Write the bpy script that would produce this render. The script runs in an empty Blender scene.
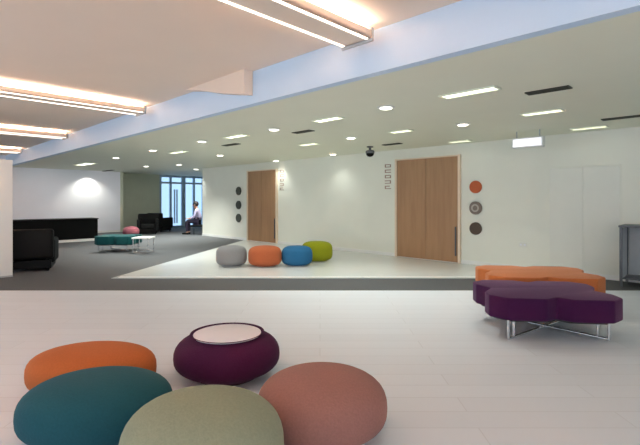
import bpy, bmesh, math, random
from mathutils import Vector, Matrix
random.seed(3)
C = bpy.context.scene.collection
PI = math.pi
F, HZ, EYE = 435.0, 200.0, 1.3
EX, EY = (.7152, -.6990), (.6990, .7152)          # room axes: u along the back wall, v into it
RZ = math.atan2(EX[1], EX[0])
def uv(u, v, z=0): return Vector((u*EX[0]+v*EY[0], u*EX[1]+v*EY[1], z))
def at(px, Y, z=0): return Vector(((px-320)/F*Y, Y, z))           # a spot at real distance Y
def on_ceiling(px, py, z=2.45):
    Y = (z-EYE)*F/(HZ-py); return Vector(((px-320)/F*Y, Y, z))
def wall_u(px):                                                  # where the sight line meets the back wall
    k = (px-320)/F; Y = WV/(EY[0]*k+EY[1]); return EX[0]*k*Y+EX[1]*Y
WV, BV, UC, LC = 8.38, 3.153, 2.835, 2.45

# ---------------------------------------------------------------- materials
def lin(c):
    return tuple((x/255/12.92 if x/255 <= .04045 else ((x/255+.055)/1.055)**2.4) for x in c)+(1,)
def mat(name, rgb, rough=.6, metal=0, noise=0, nscale=40, bump=0, coat=0, spec=.5):
    m = bpy.data.materials.new(name); m.use_nodes = True
    nt = m.node_tree; b = nt.nodes['Principled BSDF']
    c = lin(rgb); b.inputs['Base Color'].default_value = c
    b.inputs['Roughness'].default_value = rough; b.inputs['Metallic'].default_value = metal
    b.inputs['Specular IOR Level'].default_value = spec
    if noise or bump:
        tc = nt.nodes.new('ShaderNodeTexCoord'); n = nt.nodes.new('ShaderNodeTexNoise')
        n.inputs['Scale'].default_value = nscale; n.inputs['Detail'].default_value = 4
        nt.links.new(tc.outputs['Object'], n.inputs['Vector'])
        if noise:
            r = nt.nodes.new('ShaderNodeValToRGB')
            r.color_ramp.elements[0].position = .3; r.color_ramp.elements[1].position = .7
            r.color_ramp.elements[0].color = tuple(x*(1-noise) for x in c[:3])+(1,)
            r.color_ramp.elements[1].color = tuple(min(1, x*(1+noise)) for x in c[:3])+(1,)
            nt.links.new(n.outputs['Fac'], r.inputs['Fac']); nt.links.new(r.outputs['Color'], b.inputs['Base Color'])
        if bump:
            bp = nt.nodes.new('ShaderNodeBump'); bp.inputs['Strength'].default_value = bump
            bp.inputs['Distance'].default_value = .01
            nt.links.new(n.outputs['Fac'], bp.inputs['Height']); nt.links.new(bp.outputs['Normal'], b.inputs['Normal'])
    return m
def emis(name, rgb, s):
    m = bpy.data.materials.new(name); m.use_nodes = True
    b = m.node_tree.nodes['Principled BSDF']
    b.inputs['Base Color'].default_value = lin(rgb); b.inputs['Emission Color'].default_value = lin(rgb)
    b.inputs['Emission Strength'].default_value = s
    return m
def plank_mat(name, c1, c2, mortar, w, h, rot, rough, msize=.004):
    m = mat(name, c1, rough); nt = m.node_tree; b = nt.nodes['Principled BSDF']
    tc = nt.nodes.new('ShaderNodeTexCoord'); mp = nt.nodes.new('ShaderNodeMapping')
    mp.inputs['Rotation'].default_value = (0, 0, rot)
    br = nt.nodes.new('ShaderNodeTexBrick')
    br.inputs['Color1'].default_value = lin(c1); br.inputs['Color2'].default_value = lin(c2)
    br.inputs['Mortar'].default_value = lin(mortar); br.inputs['Scale'].default_value = 1
    br.inputs['Mortar Size'].default_value = msize; br.inputs['Brick Width'].default_value = w
    br.inputs['Row Height'].default_value = h
    nt.links.new(tc.outputs['Object'], mp.inputs['Vector']); nt.links.new(mp.outputs['Vector'], br.inputs['Vector'])
    nt.links.new(br.outputs['Color'], b.inputs['Base Color'])
    return m
def wood_mat(name, ca, cb, rough=.45):
    m = mat(name, ca, rough); nt = m.node_tree; b = nt.nodes['Principled BSDF']
    tc = nt.nodes.new('ShaderNodeTexCoord'); mp = nt.nodes.new('ShaderNodeMapping')
    mp.inputs['Scale'].default_value = (5, 5, .5)
    n = nt.nodes.new('ShaderNodeTexNoise'); n.inputs['Scale'].default_value = 2.5; n.inputs['Detail'].default_value = 6
    r = nt.nodes.new('ShaderNodeValToRGB')
    r.color_ramp.elements[0].color = lin(ca); r.color_ramp.elements[1].color = lin(cb)
    r.color_ramp.elements[0].position = .35; r.color_ramp.elements[1].position = .65
    nt.links.new(tc.outputs['Object'], mp.inputs['Vector']); nt.links.new(mp.outputs['Vector'], n.inputs['Vector'])
    nt.links.new(n.outputs['Fac'], r.inputs['Fac']); nt.links.new(r.outputs['Color'], b.inputs['Base Color'])
    return m
def glass_mat(name, rgb):
    m = bpy.data.materials.new(name); m.use_nodes = True; nt = m.node_tree; nt.nodes.clear()
    o = nt.nodes.new('ShaderNodeOutputMaterial'); mx = nt.nodes.new('ShaderNodeMixShader')
    t = nt.nodes.new('ShaderNodeBsdfTransparent'); t.inputs['Color'].default_value = lin(rgb)
    g = nt.nodes.new('ShaderNodeBsdfGlossy'); g.inputs['Roughness'].default_value = .05
    mx.inputs['Fac'].default_value = .08
    nt.links.new(t.outputs[0], mx.inputs[1]); nt.links.new(g.outputs[0], mx.inputs[2]); nt.links.new(mx.outputs[0], o.inputs[0])
    return m

M = dict(
    floor=plank_mat('pale_planks', (226, 230, 238), (222, 226, 234), (213, 216, 223), 1.8, .19, 0, .42),
    stage=plank_mat('white_tiles', (218, 219, 217), (215, 216, 214), (204, 205, 203), .9, .9, -RZ, .25),
    carpet=mat('grey_carpet', (82, 83, 86), .8, noise=.12, nscale=60, bump=.2),
    wall=mat('white_wall_paint', (236, 235, 224), .6, noise=.01, nscale=3),
    grey_wall=mat('cool_white_wall_paint', (240, 240, 246), .6, noise=.01, nscale=3),
    olive_wall=mat('olive_grey_wall_paint', (196, 198, 176), .6, noise=.03, nscale=3),
    upper=mat('warm_white_ceiling_paint', (242, 222, 205), .8, noise=.01, nscale=2),
    lower=mat('grey_green_ceiling_paint', (234, 236, 218), .6, noise=.01, nscale=2),
    blue=mat('bulkhead_pale_blue', (204, 226, 249), .6, noise=.01, nscale=2),  # one even pale blue over the whole bulkhead
    white=mat('white_lacquer', (236, 235, 232), .35, noise=.01, nscale=5),
    tray=mat('tray_white', (236, 230, 236), .4, noise=.01, nscale=5),
    offwhite=mat('offwhite_lacquer', (232, 231, 222), .4, noise=.01, nscale=5),
    trimp=mat('peach_door_trim', (232, 210, 186), .45, noise=.03, nscale=8),
    wood=wood_mat('walnut_veneer', (162, 122, 88), (172, 132, 96)),
    black=mat('black_leather', (9, 9, 10), .6, noise=.2, nscale=30, bump=.1, spec=.2),
    blackl=mat('black_lacquer', (6, 6, 7), .5, noise=.05, nscale=10, spec=.15),
    dark=mat('dark_plinth', (38, 36, 36), .6, noise=.1, nscale=30),
    chrome=mat('brushed_chrome', (215, 215, 218), .2, 1, noise=.04, nscale=60),
    steel=mat('dark_steel', (104, 105, 109), .4, .5, noise=.08, nscale=40),
    greyp=mat('grey_sheet', (176, 177, 180), .5, noise=.03, nscale=10),
    vent=mat('dark_vent', (62, 62, 50), .6, noise=.1, nscale=30),
    skin=mat('skin', (196, 150, 128), .55, noise=.04, nscale=20),
    hair=mat('dark_hair', (34, 26, 24), .6, noise=.2, nscale=60),
    red_lip=mat('lip', (150, 84, 80), .5, noise=.03),
    shirt=mat('lavender_shirt', (190, 180, 214), .8, noise=.06, nscale=40),
    trousers=mat('dark_trousers', (44, 34, 58), .8, noise=.1, nscale=40),
    signp=mat('brown_letter_paint', (172, 142, 128), .6, noise=.05, nscale=30),
    glass=glass_mat('blue_glass', (214, 229, 242)),
    frame=mat('blue_grey_metal', (158, 178, 198), .4, .1, noise=.05, nscale=20),
    warm=emis('warm_lamp', (255, 236, 214), 42),
    warm_line=emis('warm_line_lamp', (255, 240, 226), 2.6),
    lamp=emis('white_lamp', (255, 248, 228), 5),
    panel=emis('panel_lamp', (246, 248, 226), 2.2),
    box=emis('sign_lamp', (238, 238, 246), .75),
)
def fabric(name, rgb):
    m = mat(name+'_wool_felt', rgb, .9, noise=.07, nscale=90, bump=.25, spec=.2); b = m.node_tree.nodes['Principled BSDF']
    b.inputs['Sheen Weight'].default_value = 0.8 if 'bench' in name else .15; b.inputs['Sheen Roughness'].default_value = .4
    b.inputs['Sheen Tint'].default_value = lin(tuple(min(255, int(x*.5+110)) for x in rgb)); return m
FAB = {k: fabric(k, v) for k, v in dict(orange=(172, 94, 50), teal=(27, 76, 88), sage=(134, 140, 120), rose=(146, 105, 98),
      purple=(64, 18, 54), bench_purple=(58, 14, 58), bench_orange=(184, 104, 58), bench_teal=(10, 66, 68), far_grey=(140, 140, 142),
      far_orange=(176, 96, 62), far_blue=(42, 100, 142), far_green=(146, 150, 30), red=(150, 88, 98)).items()}

# ---------------------------------------------------------------- helpers
class MB:
    def __init__(s): s.bm = bmesh.new()
    def box(s, c, size, rz=0, bevel=0, seg=2):
        b = bmesh.new(); bmesh.ops.create_cube(b, size=1)
        bmesh.ops.scale(b, vec=size, verts=b.verts)
        if bevel: bmesh.ops.bevel(b, geom=b.edges[:], offset=bevel, segments=seg, affect='EDGES', profile=.5)
        bmesh.ops.rotate(b, matrix=Matrix.Rotation(rz, 3, 'Z'), verts=b.verts)
        bmesh.ops.translate(b, vec=c, verts=b.verts); return s.add(b)
    def add(s, b):
        me = bpy.data.meshes.new('tmp'); b.to_mesh(me); b.free(); s.bm.from_mesh(me); bpy.data.meshes.remove(me); return s
    def rod(s, p, q, r, n=12):
        p, q = Vector(p), Vector(q); d = q-p
        b = bmesh.new(); bmesh.ops.create_cone(b, cap_ends=True, segments=n, radius1=r, radius2=r, depth=d.length)
        bmesh.ops.transform(b, matrix=Matrix.Translation((p+q)/2) @ d.to_track_quat('Z', 'Y').to_matrix().to_4x4(), verts=b.verts)
        return s.add(b)
    def path(s, pts, r):
        for p, q in zip(pts, pts[1:]): s.rod(p, q, r)
        for p in pts[1:-1]: s.ball(p, r)
        return s
    def ball(s, c, r, sc=(1, 1, 1), n=16):
        b = bmesh.new(); bmesh.ops.create_uvsphere(b, u_segments=n, v_segments=max(6, n//2), radius=r)
        bmesh.ops.scale(b, vec=sc, verts=b.verts); bmesh.ops.translate(b, vec=c, verts=b.verts); return s.add(b)
    def lathe(s, prof, n=48, rx=1, ry=1, c=(0, 0, 0), rot=None):
        b = bmesh.new(); rings = []
        for r, z in prof:
            rings.append([b.verts.new((r*rx*math.cos(2*PI*i/n), r*ry*math.sin(2*PI*i/n), z)) for i in range(n)])
        for a, d in zip(rings, rings[1:]):
            for i in range(n): b.faces.new((a[i], a[(i+1) % n], d[(i+1) % n], d[i]))
        b.faces.new(rings[0][::-1]); b.faces.new(rings[-1])
        if rot: bmesh.ops.transform(b, matrix=rot, verts=b.verts)
        bmesh.ops.translate(b, vec=c, verts=b.verts); return s.add(b)
    def prism(s, pts, z0, z1, corner=0, edge=0, seg=5):
        b = bmesh.new(); f = b.faces.new([b.verts.new((x, y, z0)) for x, y in pts])
        if f.normal.z < 0: f.normal_flip()
        g = bmesh.ops.extrude_face_region(b, geom=[f]); 
        bmesh.ops.translate(b, vec=(0, 0, z1-z0), verts=[v for v in g['geom'] if isinstance(v, bmesh.types.BMVert)])
        bmesh.ops.recalc_face_normals(b, faces=b.faces)
        if corner:
            vert = [e for e in b.edges if abs(e.verts[0].co.z-e.verts[1].co.z) > 1e-4]
            bmesh.ops.bevel(b, geom=vert, offset=corner, segments=seg, affect='EDGES', profile=.5)
        if edge:
            top = [e for e in b.edges if all(abs(v.co.z-z1) < 1e-5 or abs(v.co.z-z0) < 1e-5 for v in e.verts) and abs(e.verts[0].co.z-e.verts[1].co.z) < 1e-5]
            bmesh.ops.bevel(b, geom=top, offset=edge, segments=3, affect='EDGES', profile=.5)
        return s.add(b)
    def build(s, name, m, parent=None, smooth=False, loc=None, rz=0):
        bmesh.ops.recalc_face_normals(s.bm, faces=s.bm.faces)
        me = bpy.data.meshes.new(name); s.bm.to_mesh(me); s.bm.free()
        me.materials.append(m)
        if smooth:
            for p in me.polygons: p.use_smooth = True
            if smooth != 'all': me.set_sharp_from_angle(angle=R(38))
        o = bpy.data.objects.new(name, me); C.objects.link(o)
        if parent: o.parent = parent
        if loc is not None: o.location = loc
        o.rotation_euler.z = rz
        return o
def R(d): return d*PI/180
def tag(o, label, cat, group=None):
    o['label'] = label; o['category'] = cat
    if group: o['group'] = group
    return o
def thing(name, label, cat, loc, rz=0, group=None):
    o = bpy.data.objects.new(name, None); C.objects.link(o); o.empty_display_size = .1
    o.location = loc; o.rotation_euler.z = rz
    return tag(o, label, cat, group)
def struct(o): o['kind'] = 'structure'; return o
def dup(root, label, loc, rz, group=None):
    r = root.copy(); C.objects.link(r); r.location = loc; r.rotation_euler.z = rz; r['label'] = label
    if group: r['group'] = group
    for ch in list(root.children):
        c = ch.copy(); C.objects.link(c); c.parent = r
        for g in ch.children:
            d = g.copy(); C.objects.link(d); d.parent = c
    return r
def uvpoly(pts): return [tuple(uv(u, v)[:2]) for u, v in pts]
def slab(name, u0, u1, v0, v1, z0, z1, m):
    return struct(MB().box(((u0+u1)/2, (v0+v1)/2, (z0+z1)/2), (u1-u0, v1-v0, z1-z0)).build(name, m, rz=RZ))

# ---------------------------------------------------------------- setting
U0, U1, V0 = -19.3, 7.0, -4.6
struct(MB().prism(uvpoly([(U0, V0), (U1, V0), (U1, WV), (-14.2, WV), (-14.2, 11.5), (U0, 11.5)]), -.1, 0).build('floor', M['carpet']))
fy = 6.22
# foreground planks, everything nearer than the carpet strip
xl = (-18.24 - EX[1]*fy)/EX[0]; xl = max(xl, -12)
xr = (WV - EY[1]*fy)/EY[0]
struct(MB().prism([(-9.5, fy), (xr-.02, fy), tuple(uv(U1-.1, WV-.02)[:2]), tuple(uv(U1-.1, V0+.1)[:2]), (-5.2, -1.6), (-9.5, 1.5)], 0, .006).build('floor_planks', M['floor']))
sy = 7.2
struct(MB().prism([(-3.46, sy), ((WV-EY[1]*sy)/EY[0]-.02, sy), tuple(uv(wall_u(245.0), WV-.02)[:2])], 0, .006).build('floor_tiles', M['stage']))
struct(MB().box((.6, sy+.06, .008), (7.9, .12, .014)).build('trim_1', M['white']))
slab('ceiling', -18.3, U1, V0, BV, UC, UC+.1, M['upper'])
struct(MB().prism(uvpoly([(U0, BV+.1), (U1, BV+.1), (U1, WV+.1), (-14.15, WV+.1), (-14.15, 11.6), (U0, 11.6)]), LC, LC+.1).build('ceiling_lower', M['lower']))
slab('trim_2', -18.24, U1, BV, BV+.1, LC, UC, M['blue'])                       # bulkhead between the two ceilings
b = bmesh.new()                                                                 # plate on the bulkhead, its shape standing in for a grey shaded patch
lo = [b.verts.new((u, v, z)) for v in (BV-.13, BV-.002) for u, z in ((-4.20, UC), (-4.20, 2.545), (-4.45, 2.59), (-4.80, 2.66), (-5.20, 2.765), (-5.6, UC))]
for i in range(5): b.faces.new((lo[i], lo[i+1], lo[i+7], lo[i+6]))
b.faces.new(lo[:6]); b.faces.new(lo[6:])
struct(MB().add(b).build('ceiling_shade_plate', M['upper'], rz=RZ))
slab('wall_back', -14.2, U1, WV, WV+.15, 0, LC+.1, M['wall'])
slab('wall_left', -18.4, -18.24, V0, 7.0, 0, UC+.1, M['grey_wall'])
slab('wall_left_return', -19.2, -18.24, 7.0, 7.12, 0, LC, M['olive_wall'])
slab('wall_far', -19.3, -19.15, 7.0, 9.1, 0, LC, M['olive_wall'])
slab('wall_corridor', -19.15, -14.07, 11.4, 11.55, 0, LC, M['wall'])
slab('wall_corridor_return', -14.2, -14.07, WV+.15, 11.4, 0, LC, M['wall'])
slab('baseboard_back', -14.2, U1, WV-.016, WV, 0, .08, M['white'])
slab('baseboard_left', -18.24, -18.224, V0, 7.0, 0, .08, M['white'])
slab('wall_right', U1, U1+.15, 4.4, WV, 0, LC, M['wall'])

# glazed end of the corridor
win = struct(thing('window_1', 'tall blue glazed screen closing the far corridor', 'window', uv(-19.2, 9.1), RZ+PI/2))
del win['label'], win['category']
fr = MB()
Wd, Hh = 2.3, LC
for x in (.05, .55, 1.15, 1.25, 1.75, 2.25): fr.box((x, 0, Hh/2), (.09, .09, Hh))
for z in (.05, 2.1, Hh-.05): fr.box((Wd/2, 0, z), (Wd, .08, .09))
fr.build('window_frame', M['frame'], win)
for a, b in ((.095, .505), (.595, 1.105), (1.295, 1.705), (1.795, 2.205)):
    MB().box(((a+b)/2, 0, 1.07), (b-a, .012, 1.96)).build('pane', M['glass'], win)
    MB().box(((a+b)/2, 0, 2.26), (b-a, .012, .26)).build('pane', M['glass'], win)
for x in (.78, .9): MB().box((x, .06, 1.0), (.06, .06, 1.6), bevel=.01).build('door_handle', M['white'], win)

# doors on the back wall (built proud of it)
def door(name, pxa, pxb, ztop):
    ua, ub = wall_u(pxa), wall_u(pxb); w = ub-ua
    d = bpy.data.objects.new(name, None); C.objects.link(d); d.location = uv((ua+ub)/2, WV); d.rotation_euler.z = RZ; struct(d)
    f = MB()
    for s in (-1, 1): f.box((s*(w/2+.025), -.03, ztop/2+.015), (.05, .06, ztop+.03))
    f.box((0, -.03, ztop+.012), (w, .06, .024)); f.build('door_frame', M['trimp'], d)
    for s in (-1, 1):
        l = MB().box((s*w/4, -.02, ztop/2+.01), (w/2-.006, .04, ztop-.02), bevel=.004).build('door_leaf', M['wood'], d)
        if s > 0: MB().box((w/2-.05, -.055, .45), (.025, .03, .6), bevel=.006).build('door_handle', M['steel'], l)
    return d
door('door_1', 398, 459, 2.2)
door('door_2', 249, 277, 2.2)
# flush white door
ua, ub = wall_u(549), wall_u(621); w = ub-ua
d3 = bpy.data.objects.new('door_3', None); C.objects.link(d3); d3.location = uv((ua+ub)/2, WV); d3.rotation_euler.z = RZ; struct(d3)
f = MB()
for s in (-1, 1): f.box((s*(w/2-.01), -.007, .945), (.02, .014, 1.89))
f.box((0, -.007, 1.88), (w-.04, .014, .02)); f.build('door_frame', M['wall'], d3)
for s in (-1, 1): MB().box((s*(w/4-.006), -.008, .93), (w/2-.014, .016, 1.85), bevel=.003).build('door_leaf', M['offwhite'], d3)

# ---------------------------------------------------------------- ceiling fittings
fixtures = [(2.0, 'added warm light trough just overhead, unseen above the upper edge of the view'),  # overhead trough lies out of view, added to light the foreground poufs
            (-2.48, 'suspended warm light trough at the top centre, nearest of the troughs'),
            (-7.0, 'suspended warm light trough on the ceiling, second from the camera'),
            (-11.0, 'suspended warm light trough high on the left, third from the camera'),
            (-15.4, 'suspended warm light trough farthest along the upper ceiling, above the black counter')]
tr0 = None
for u, lab in fixtures:
    if tr0 is None:
        tr0 = t = thing('light_trough', lab, 'ceiling light', uv(u, 3.0, UC), RZ, 'suspended light troughs')
        L = 5.2
        b = MB()
        b.box((0, -L/2, -.125), (.34, L, .02)); 
        for s in (-1, 1): b.box((s*.16, -L/2, -.1), (.02, L, .07))
        b.box((0, -.01, -.09), (.34, .02, .09))
        b.build('housing', M['upper'], t)
        MB().box((0, -L/2, -.108), (.16, L-.1, .014)).build('uplight_strip', M['warm'], t)
        for s in (-1, 1): MB().box((s*.135, -L/2, -.138), (.024, L-.04, .008)).build('light_line', M['warm_line'], t)
        MB().box((0, .012, -.1), (.36, .026, .12), bevel=.008).build('end_cap', M['greyp'], t)
        for y in (-.4, -2.6, -4.8): MB().rod((0, y, -.115), (0, y, 0), .008).build('hanger', M['steel'], t)
    else: dup(tr0, lab, uv(u, 3.0, UC), RZ)

downs = [((386, 107), 'round downlight in front of the near wooden door, largest and highest on the lower ceiling'),
         ((463, 124), 'round downlight above and right of the near wooden door'),
         ((351, 137.5), 'round downlight left of the dark ceiling camera'),
         ((333, 154), 'small round downlight on the ceiling just above the white wall between the two doors'),
         ((274, 129), 'round downlight on the ceiling in front of the far wooden door, nearer the blue bulkhead'),
         ((276, 160.5), 'small round downlight right above the far wooden door'),
         ((220, 155), 'small round downlight above the three wall discs beside the far door'),
         ((202, 141), 'round downlight close to the blue bulkhead, above the corridor opening'),
         ((153, 150), 'round downlight tucked near the blue bulkhead left of the corridor'),
         ((116, 157.5), 'round downlight nearest the left end of the blue bulkhead'),
         ((179, 164.5), 'tiny round downlight in front of the blue glazed screen'),
         ((196, 169), 'tiny round downlight above the seated person'),
         ((146, 166), 'tiny round downlight above the black armchairs at the back')]
dl0 = None
spots = []
for (p, lab) in downs:
    P = on_ceiling(*p)
    if dl0 is None:
        dl0 = d = thing('downlight', lab, 'downlight', P, 0, 'round downlights in the lower ceiling')
        MB().lathe([(.075, 0), (.105, 0), (.11, -.006), (.1, -.016), (.075, -.016)], 32).build('bezel', M['white'], d, True)
        MB().lathe([(.074, -.004), (.074, -.02), (.05, -.026), (.001, -.028)], 32).build('lamp_lens', M['lamp'], d, True)
    else: dup(dl0, lab, P, 0)
    spots.append(P)
panels = [((469, 92), .62, 'twin slot ceiling light, nearest and brightest, above right of the near wooden door'),
          ((542, 112), .5, 'slot ceiling light below the dark vent, above the white hanging light box'),
          ((589, 127.5), .5, 'slot ceiling light on the ceiling above the flush white door'),
          ((401, 131), .4, 'slot ceiling light above the left edge of the near wooden door'),
          ((460, 141), .42, 'slot ceiling light right over the right edge of the near wooden door'),
          ((328, 119), .5, 'slot ceiling light halfway between bulkhead and the wall between the doors'),
          ((309, 144), .5, 'slot ceiling light left of the dark ceiling camera, close to the wall'),
          ((236, 136), .6, 'slot ceiling light in front of the far door near the blue bulkhead'),
          ((178, 152), .7, 'slot ceiling light near the bulkhead above the corridor approach'),
          ((85, 164), 1.3, 'slot ceiling light over the wall behind the long black counter')]
pl0 = None
for p, w, lab in panels:
    P = on_ceiling(*p)
    if pl0 is None:
        pl0 = d = thing('slot_light', lab, 'ceiling light', P, RZ, 'recessed slot lights in the lower ceiling')
        b = MB()
        for y in (-.095, 0, .095): b.box((0, y, -.008), (.62, .022, .016))
        for x in (-.3, .3): b.box((x, 0, -.008), (.02, .21, .016))
        b.build('frame', M['lower'], d)
        for y in (-.048, .048): MB().box((0, y, -.005), (.578, .07, .006)).build('diffuser', M['panel'], d)
        pw = .62
    else: d = dup(pl0, lab, P, RZ)
    d.scale = (w/.62, .8 if w < 1 else 1.5, 1)
vents = [((548, 90), .42, 'dark slotted air vent nearest the camera, right of the twin slot light'),
         ((621, 117.5), .45, 'dark slotted air vent at the right end of the lower ceiling'),
         ((303, 131.5), .42, 'dark slotted air vent between the two wooden doors on the ceiling'),
         ((392, 144), .42, 'dark slotted air vent beside the dark ceiling camera'),
         ((231, 144.5), .5, 'dark slotted air vent in front of the far wooden door'),
         ((108, 170.5), 1.0, 'dark slotted air vent near the left wall')]
vn0 = None
for p, w, lab in vents:
    P = on_ceiling(*p)
    if vn0 is None:
        vn0 = d = thing('air_vent', lab, 'vent', P, RZ, 'dark air vents in the lower ceiling')
        b = MB()
        for y in (-.06, .06): b.box((0, y, -.006), (.42, .014, .012))
        for x in (-.205, .205): b.box((x, 0, -.006), (.014, .134, .012))
        b.build('frame', M['vent'], d)
        b = MB()
        for k in range(4): b.box((0, -.042+k*.028, -.004), (.39, .008, .008))
        b.build('grille', M['vent'], d)
        MB().box((0, 0, -.001), (.4, .11, .002)).build('backing', M['dark'], d)
    else: d = dup(vn0, lab, P, RZ)
    d.scale = (w/.42, 1, 1)
# hanging light box and camera
P = on_ceiling(528, 130.5)
hb = thing('hanging_sign', 'white light box hung from the ceiling left of the flush white door', 'sign', P, RZ)
MB().box((0, 0, -.2), (.5, .1, .17), bevel=.015).build('housing', M['white'], hb)
MB().box((0, -.053, -.2), (.44, .006, .12)).build('lit_face', M['box'], hb)
for x in (-.18, .18): MB().rod((x, 0, -.12), (x, 0, 0), .01).build('hanger', M['greyp'], hb)
P = on_ceiling(370, 146.5)
cam_ = thing('security_camera', 'small dark security camera hanging from the ceiling left of the near wooden door', 'camera', P, 0)
MB().lathe([(.07, 0), (.07, -.02), (.03, -.03), (.025, -.08)], 20).build('mount', M['steel'], cam_, True)
MB().lathe([(.07, -.08), (.095, -.1), (.095, -.14), (.09, -.15)], 24).build('housing', M['steel'], cam_, True)
MB().lathe([(.085, -.15), (.08, -.18), (.055, -.21), (.005, -.225)], 24).build('dome', M['blackl'], cam_, True)

# ---------------------------------------------------------------- wall pieces
def wall_disc(px, z, r, m, lab, ring=None, grp='round wall discs'):
    P = uv(wall_u(px), WV, z)
    t = thing('wall_disc', lab, 'wall decoration', P, RZ, grp)
    rot = Matrix.Rotation(PI/2, 4, 'X')
    MB().lathe([(r*.9, 0), (r, .006), (r, .03), (r*.93, .04), (.001, .042)], 40, rot=rot).build('disc', m, t, True)
    if ring: MB().lathe([(r*.6, .041), (r*.6, .048), (r*.38, .048), (r*.38, .041)], 32, rot=rot).build('ring', ring, t, True)
    return t
wo, wg, wb = mat('burnt_orange_paint', (192, 88, 36), .5, noise=.05), mat('taupe_paint', (128, 112, 102), .5, noise=.08), mat('umber_paint', (84, 62, 48), .5, noise=.08)
light_ring = mat('pale_taupe_paint', (188, 178, 168), .5, noise=.05)
Yd = WV/(EY[0]*(476-320)/F+EY[1])
zz = lambda py, Y: EYE+(HZ-py)/F*Y
wall_disc(476, zz(187, Yd), .125, wo, 'orange round wall disc right of the near wooden door, topmost of its three')
wall_disc(476, zz(208, Yd), .13, wg, 'taupe round wall disc with a pale ring, middle of three beside the near door', light_ring)
wall_disc(476, zz(228.5, Yd), .125, wb, 'dark brown round wall disc right of the near wooden door, lowest of its three')
Yd2 = WV/(EY[0]*(239-320)/F+EY[1])
dg = mat('dark_olive_paint', (66, 70, 62), .5, noise=.08)
wall_disc(239, zz(191, Yd2), .14, dg, 'dark round wall disc left of the far wooden door, topmost of its three')
wall_disc(239, zz(205, Yd2), .14, dg, 'dark round wall disc left of the far wooden door, middle of its three')
wall_disc(239, zz(218, Yd2), .14, dg, 'dark round wall disc left of the far wooden door, lowest of its three')
def wall_letters(px, ytop, ybot, wd, n, lab, m):
    Y = WV/(EY[0]*(px-320)/F+EY[1]); z1, z0 = zz(ytop, Y), zz(ybot, Y)
    t = thing('wall_sign', lab, 'sign', uv(wall_u(px), WV, z0), RZ)
    h = (z1-z0)/n
    for k in range(n):                                   # unreadable in the photograph: short strokes only
        b = MB(); z = (k+.5)*h
        b.box((0, -.004, z-h*.25), (wd, .008, h*.14)); b.box((wd*(.0 if k % 2 else -.1), -.004, z+h*.2), (wd*(1 if k % 2 else .8), .008, h*.16))
        b.box((wd*.42*(1 if k % 3 else -1), -.004, z-.02*h), (wd*.16, .008, h*.5))
        if k % 2 == 0: b.box((-wd*.42, -.004, z-.02*h), (wd*.16, .008, h*.5))
        b.build('letter', m, t)
wall_letters(388, 163, 190, .17, 5, 'column of small brown lettering on the wall left of the near wooden door', M['signp'])
wall_letters(282, 169, 191, .17, 5, 'column of faint brown lettering on the wall right of the far wooden door', mat('faint_letter_paint', (186, 160, 146), .6, noise=.05))
t = thing('wall_socket', 'small white wall socket low on the wall left of the flush white door', 'socket', uv(wall_u(523), WV, zz(245, 8.0)), RZ)
MB().box((0, -.006, 0), (.15, .012, .09), bevel=.004).build('plate', M['offwhite'], t)
for s in (-1, 1): MB().box((s*.035, -.013, 0), (.03, .004, .03)).build('outlet', M['grey_wall'], t)

# ---------------------------------------------------------------- poufs
def pebble_profile(h, e=2.5, n=22, top=1.0, foot=.62):
    pr = [(foot, .012)]
    for i in range(n+1):
        a = -PI/2+PI*i/n
        r = abs(math.cos(a))**(2/e); z = math.copysign(abs(math.sin(a))**(2/e), math.sin(a))
        zz_ = h*(.46+.54*z) if z > 0 else h*(.46+.43*z)
        if r < foot and z < 0: continue
        if z > 0 and r < .02: continue
        if zz_ > h*top: break
        pr.append((r, zz_))
    if top == 1.0: pr.append((.004, h))
    return pr
def pouf(X, Y, rx, ry, h, m, lab, rz=0, top=1.0, e=2.5, grp='round felt poufs in the foreground', base=None, tail=None):
    t = thing('pouf', lab, 'pouf', (X, Y, .006), rz, grp)
    MB().lathe([p for p in pebble_profile(h, e, top=top) if not tail or p[1] < tail[0][1] or p[0] > .78]+(tail or []), 64, rx, ry).build('cushion', m, t, 'all' if top == 1 else True)
    MB().lathe([(.57, 0), (.6, .006), (.6, .03)], 48, rx, ry).build('base', base or M['dark'], t, True)
    return t
def px2x(px, Y): return (px-320)/F*Y
pouf(px2x(92.5, 2.97), 2.97, .425, .29, .288, FAB['orange'], 'burnt orange pebble pouf behind the teal pouf', e=3.0)
pouf(px2x(97.5, 2.40), 2.40, .40, .31, .325, FAB['teal'], 'teal blue pebble pouf between the orange and sage grey poufs', R(6), e=2.7)
pouf(px2x(203.5, 1.93), 1.93, .357, .30, .422, FAB['sage'], 'sage grey pebble pouf nearest the camera, between teal and rose poufs', e=2.7)
pouf(px2x(322, 2.42), 2.42, .36, .34, .335, FAB['rose'], 'dusty rose pebble pouf on the right of the foreground cluster', e=2.7)
pp = pouf(px2x(227.5, 3.22), 3.22, .385, .36, .328, FAB['purple'], 'deep purple pouf with a round white tray top', top=.955,
          tail=[(.70, .317), (.66, .316), (.645, .308), (.004, .308)])
MB().lathe([(.64, .302), (.64, .310), (.62, .313), (.004, .313)], 48, .385, .36).build('tray_top', M['tray'], pp, True)
pp.children[-1]['label'] = 'round white tray top'
G2 = 'small poufs on the white floor'
pouf(px2x(231.5, 8.55), 8.55, .30, .28, .40, FAB['far_grey'], 'grey pouf at the left end of the row on the white floor', e=3.6, grp=G2, base=M['white'])
pouf(px2x(265, 8.5), 8.5, .325, .28, .40, FAB['far_orange'], 'orange pouf in the row on the white floor, between grey and blue', e=3.6, grp=G2, base=M['offwhite'])
pouf(px2x(297, 8.6), 8.6, .305, .27, .39, FAB['far_blue'], 'blue pouf in the row on the white floor, beside the orange one', e=3.6, grp=G2, base=M['white'])
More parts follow.
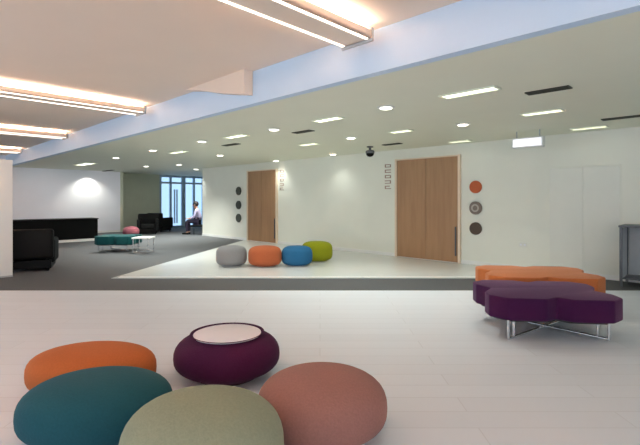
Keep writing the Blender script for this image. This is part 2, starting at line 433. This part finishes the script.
pouf(px2x(317, 9.22), 9.22, .33, .28, .42, FAB['far_green'], 'lime green pouf at the right end, set behind the blue pouf', e=3.6, grp=G2, base=M['offwhite'])
pouf(px2x(131, 15.5), 15.5, .28, .26, .36, FAB['red'], 'small dull red pouf left of the black armchairs at the back', grp='pouf by the far chairs')

# ---------------------------------------------------------------- lobed benches on chrome sleds
def bench(name, X, Y, rz, sc, m, lab, fz=.006):
    t = thing(name, lab, 'bench', (X, Y, fz), rz, 'lobed benches on chrome sled legs')
    q = [(0, -.38), (.13, -.47), (.49, -.47), (.64, -.34), (.64, -.18), (.53, 0)]
    pts = [(0, -.38)]+q[1:5]+[(.53, 0)]+[(x, -y) for x, y in q[4:0:-1]]+[(0, .38)]+[(-x, -y) for x, y in q[1:5]]+[(-.53, 0)]+[(-x, y) for x, y in q[4:0:-1]]
    pts = [(x*sc, y*max(sc, min(1, sc*1.09))) for x, y in pts]
    MB().prism(pts, .195, .40, corner=.018, edge=.016).build('seat', m, t, True)
    inner = [(x*.9, y*.9) for x, y in pts]
    MB().prism(inner, .175, .2).build('seat_frame', M['dark'], t)
    for s in (1, -1):
        a, b = Vector((-.47*sc*s, -.44*sc, 0)), Vector((.47*sc*s, .44*sc, 0)); d = (b-a).normalized()
        z = .014 if s > 0 else .040
        for g in (0,):
            MB().path([a+Vector((0, 0, .185)), a+Vector((0, 0, z)), b+Vector((0, 0, z)), b+Vector((0, 0, .185))], .013).build('sled_leg', M['chrome'], t, True)
        sd = Vector((-d.y, d.x, 0))*.07
        for e, dd in ((a, d), (b, -d)):
            MB().path([e+dd*.09+Vector((0, 0, .185)), e+dd*.09+Vector((0, 0, .05 if s < 0 else .026))], .012).build('leg_post', M['chrome'], t, True)
    return t
bench('lobed_bench', 2.22, 4.37, R(-7), .92, FAB['bench_purple'], 'purple lobed bench on chrome legs, in front of the orange bench')
bench('lobed_bench', 2.70, 5.45, R(-7), 1.02, FAB['bench_orange'], 'orange lobed bench on chrome legs, behind the purple bench')
bench('lobed_bench', -5.13, 11.1, R(3), .76, FAB['bench_teal'], 'teal lobed bench on chrome legs, on the grey carpet near the black counter', 0)
t = thing('side_table', 'small white low table on chrome legs beside the teal bench', 'table', (-4.3, 10.6, 0), 0)
MB().box((0, 0, .385), (.42, .42, .03), bevel=.008).build('table_top', M['white'], t)
for sx in (-1, 1):
    for s2 in (-1, 1): MB().rod((sx*.18, s2*.18, 0), (sx*.18, s2*.18, .372), .013).build('leg', M['chrome'], t, True)
for s2 in (-1, 1): MB().rod((-.18, s2*.18, .05), (.18, s2*.18, .05), .011).build('stretcher', M['chrome'], t, True)

# ---------------------------------------------------------------- black furniture on the left
t = thing('reception_counter', 'long low black counter with a white plinth along the left carpet', 'counter', uv(-15.15, 3.5), RZ)
MB().box((0, 0, .385), (.6, 3.0, .61), bevel=.01).build('body', M['blackl'], t)
MB().box((0, 0, .705), (.64, 3.04, .03), bevel=.008).build('counter_top', M['blackl'], t)
MB().box((.02, 0, .04), (.6, 2.98, .08)).build('plinth', M['white'], t)
t['label']
def armchair(loc, rz, lab):
    t = thing('armchair', lab, 'armchair', loc, rz, 'black tub armchairs')
    MB().box((0, -.04, .30), (.52, .60, .20), bevel=.05, seg=3).build('seat', M['black'], t, True)
    MB().box((0, .30, .50), (.74, .14, .54), bevel=.05, seg=3).build('backrest', M['black'], t, True)
    for s in (-1, 1): MB().box((s*.32, -.05, .36), (.12, .64, .44), bevel=.045, seg=3).build('armrest', M['black'], t, True)
    for sx in (-1, 1):
        for s2 in (-1, 1): MB().rod((sx*.27, s2*.27, 0), (sx*.28, s2*.27, .22), .02).build('leg', M['blackl'], t, True)
    MB().box((0, 0, .125), (.66, .62, .15), bevel=.01).build('base', M['blackl'], t)
    return t
arm = armchair(at(33, 8.15), R(205), 'black tub armchair beside the white partition, in front of the long black counter')
dup(arm, 'black tub armchair at the back near the blue glazed screen', at(160, 18.0), R(160))
dup(arm, 'black tub armchair at the back behind the white side table', at(148, 16.7), R(20))
t = thing('partition_screen', 'white freestanding partition at the left edge beside the black armchair', 'partition', (-5.27, 7.44, 0), RZ)
MB().box((.03, -.6, 1.0), (.08, 1.2, 1.96), bevel=.006).build('panel', M['white'], t)
MB().box((.03, -.6, .012), (.12, 1.2, .024)).build('base', M['greyp'], t)

# ---------------------------------------------------------------- steel stand at the right edge
t = thing('serving_stand', 'grey steel stand with sheet panels against the wall at the right edge', 'stand', uv(wall_u(632)+.42, WV-.3, 0), RZ)
wS, dS = .95, .46
for sx in (-1, 1):
    for s2 in (-1, 1):
        MB().box((sx*wS/2, s2*dS/2, .455), (.035, .035, .91)).build('leg', M['steel'], t)
MB().box((0, 0, .905), (wS+.06, dS+.06, .03), bevel=.006).build('top', M['steel'], t)
MB().box((0, 0, .12), (wS-.03, dS-.03, .02)).build('shelf', M['steel'], t)
MB().box((0, dS/2, .5), (wS-.05, .012, .74)).build('back_panel', M['greyp'], t)
MB().box((-wS/2, 0, .5), (.012, dS-.05, .74)).build('side_panel', M['greyp'], t)

# ---------------------------------------------------------------- seated person in the corridor
def skin_mesh(name, pts, edges, m, parent, sub=2):
    me = bpy.data.meshes.new(name+'_cage'); me.from_pydata([p[:3] for p in pts], edges, [])
    o = bpy.data.objects.new(name+'_cage', me); C.objects.link(o)
    sk = o.modifiers.new('s', 'SKIN'); 
    for i, p in enumerate(pts):
        v = me.skin_vertices[0].data[i]; r = p[3]
        v.radius = r if isinstance(r, tuple) else (r, r); v.use_root = (i == 0)
    ss = o.modifiers.new('d', 'SUBSURF'); ss.levels = ss.render_levels = sub
    dg_ = bpy.context.evaluated_depsgraph_get()
    ev = bpy.data.meshes.new_from_object(o.evaluated_get(dg_))
    bpy.data.objects.remove(o)
    ev.materials.clear(); ev.materials.append(m)
    for p in ev.polygons: p.use_smooth = True
    r = bpy.data.objects.new(name, ev); C.objects.link(r); r.parent = parent
    return r
PX, PY = px2x(199, 16.5), 16.5
# local frame: +x is where the person looks; z up
prs = thing('person', 'person in a lavender top seated on a black chair before the corridor', 'person', (PX, PY, 0), PI)
pts = [(0, 0, .50, .10), (.02, 0, .68, .10), (.06, 0, .88, .12), (.09, 0, .97, .06), (.11, 0, 1.02, .05), (.14, 0, 1.12, (.085, .1)), (.14, 0, 1.18, .08)]
ed = [(0, 1), (1, 2), (2, 3), (3, 4), (4, 5), (5, 6)]
def chain(start, L):
    k = start
    for p in L:
        pts.append(p); ed.append((k, len(pts)-1)); k = len(pts)-1
    return k
for s in (-1, 1):
    hand = chain(2, [(.06, s*.17, .90, .055), (.1, s*.21, .68, .045), (.32, s*.16, .6, .03), (.38, s*.14, .6, .034)])
    for f, (dy, ln) in enumerate(((-.03, .075), (-.01, .088), (.011, .082), (.03, .064))):   # four fingers, then the thumb
        chain(hand, [(.41, s*(.14+dy), .6, .010), (.41+ln*.55, s*(.14+dy*1.1), .598, .009), (.41+ln, s*(.14+dy*1.1), .585, .008)])
    chain(hand, [(.37, s*.105, .602, .012), (.41, s*.085, .6, .010)])
    chain(0, [(.06, s*.09, .50, .085), (.42, s*.1, .50, .068), (.42, s*.1, .28, .052), (.40, s*.1, .08, .036), (.45, s*.1, .045, .036), (.55, s*.11, .035, .03)])
body = skin_mesh('body', pts, ed, M['skin'], prs)
top = [(.0, 0, .52, .14), (.02, 0, .68, .13), (.06, 0, .88, .14), (.085, 0, .945, .075)]; te = [(0, 1), (1, 2), (2, 3)]
for s in (-1, 1):
    n = len(top); top += [(.06, s*.17, .90, .066), (.1, s*.21, .68, .056), (.28, s*.17, .615, .046)]; te += [(2, n), (n, n+1), (n+1, n+2)]
skin_mesh('shirt', top, te, M['shirt'], prs)
tp = [(0, 0, .49, .145)]; te = []
for s in (-1, 1):
    n = len(tp); tp += [(.06, s*.09, .50, .097), (.42, s*.1, .50, .08), (.42, s*.1, .28, .066), (.40, s*.1, .1, .055)]
    te += [(0, n), (n, n+1), (n+1, n+2), (n+2, n+3)]
skin_mesh('trousers', tp, te, M['trousers'], prs)
MB().ball((.115, 0, 1.15), .105, (1, .92, 1.05)).build('hair', M['hair'], prs, 'all')
for s in (-1, 1):
    MB().ball((.225, s*.035, 1.125), .012).build('eye', M['blackl'], prs, 'all')
    MB().box((.48, s*.105, .035), (.25, .09, .07), bevel=.02).build('shoe', M['blackl'], prs, True)
for s in (-1, 1): MB().ball((.13, s*.098, 1.11), .026, (.7, .4, 1.2)).build('ear', M['skin'], prs, 'all')
MB().box((.215, 0, 1.055), (.012, .045, .01), bevel=.003).build('mouth', M['red_lip'], prs)
MB().ball((.238, 0, 1.1), .018, (1, .8, 1.3)).build('nose', M['skin'], prs, 'all')
ch = thing('office_chair', 'black chair under the seated person before the corridor', 'chair', (PX, PY, 0), PI)
MB().box((.05, 0, .325), (.46, .44, .06), bevel=.02).build('seat', M['black'], ch, True)
MB().box((-.23, 0, .68), (.06, .44, .5), bevel=.02).build('backrest', M['black'], ch, True)
for sx in (-.16, .24):
    for s2 in (-.19, .19): MB().rod((sx, s2, 0), (sx, s2, .3), .016).build('leg', M['steel'], ch, True)
MB().box((-.23, 0, .38), (.03, .3, .14)).build('back_support', M['steel'], ch)

# ---------------------------------------------------------------- light
for i, P in enumerate(spots):
    l = bpy.data.lights.new('downlight_beam', 'SPOT'); l.energy = 14 if i == 3 else 26 if i == 5 else 260 if i > 7 else 64; l.color = (.95, 1, .93)
    l.spot_size = R(120); l.spot_blend = .9; l.shadow_soft_size = .12
    o = bpy.data.objects.new('downlight_beam', l); C.objects.link(o); o.location = P-Vector((0, 0, .06))
# the downlight that washes the left wall
l = bpy.data.lights.new('wall_wash_and_fill', 'SPOT'); l.energy = 70; l.color = (1, 1, .86); l.spot_size = R(120); l.spot_blend = .8
o = bpy.data.objects.new('wall_wash_and_fill', l); C.objects.link(o); o.location = uv(-17.9, 5.75, LC-.06)
for v in (4.3, 6.4):  # two added fill spots that brighten the left wall, no fittings there
    l = bpy.data.lights.new('wall_wash_and_fill', 'SPOT'); l.energy = 66; l.color = (.96, .96, 1); l.spot_size = R(88); l.spot_blend = 1; l.shadow_soft_size = .3
    o = bpy.data.objects.new('wall_wash_and_fill', l); C.objects.link(o); o.location = uv(-15.6, v, LC-.06); o.rotation_euler = (uv(-18.24, v, .9)-uv(-15.6, v, LC)).to_track_quat('-Z', 'Y').to_euler()
w = bpy.data.worlds.new('world'); bpy.context.scene.world = w; w.use_nodes = True
w.node_tree.nodes['Background'].inputs[0].default_value = (.76, .88, 1, 1)
w.node_tree.nodes['Background'].inputs[1].default_value = 1.5

cd = bpy.data.cameras.new('camera'); co = bpy.data.objects.new('camera', cd); C.objects.link(co)
co.location = (0, 0, EYE); co.rotation_euler = (PI/2, 0, 0)
cd.sensor_width = 36; cd.lens = F/640*36; cd.shift_y = -(222.5-HZ)/640; cd.clip_start = .05
sc = bpy.context.scene; sc.camera = co
sc.view_settings.view_transform = 'Standard'; sc.view_settings.look = 'None'
sc.view_settings.gamma = 1; sc.view_settings.exposure = 0.38
sc.cycles.use_denoising = True
sc.cycles.max_bounces = 10; sc.cycles.diffuse_bounces = 6
sc.cycles.sample_clamp_indirect = 6
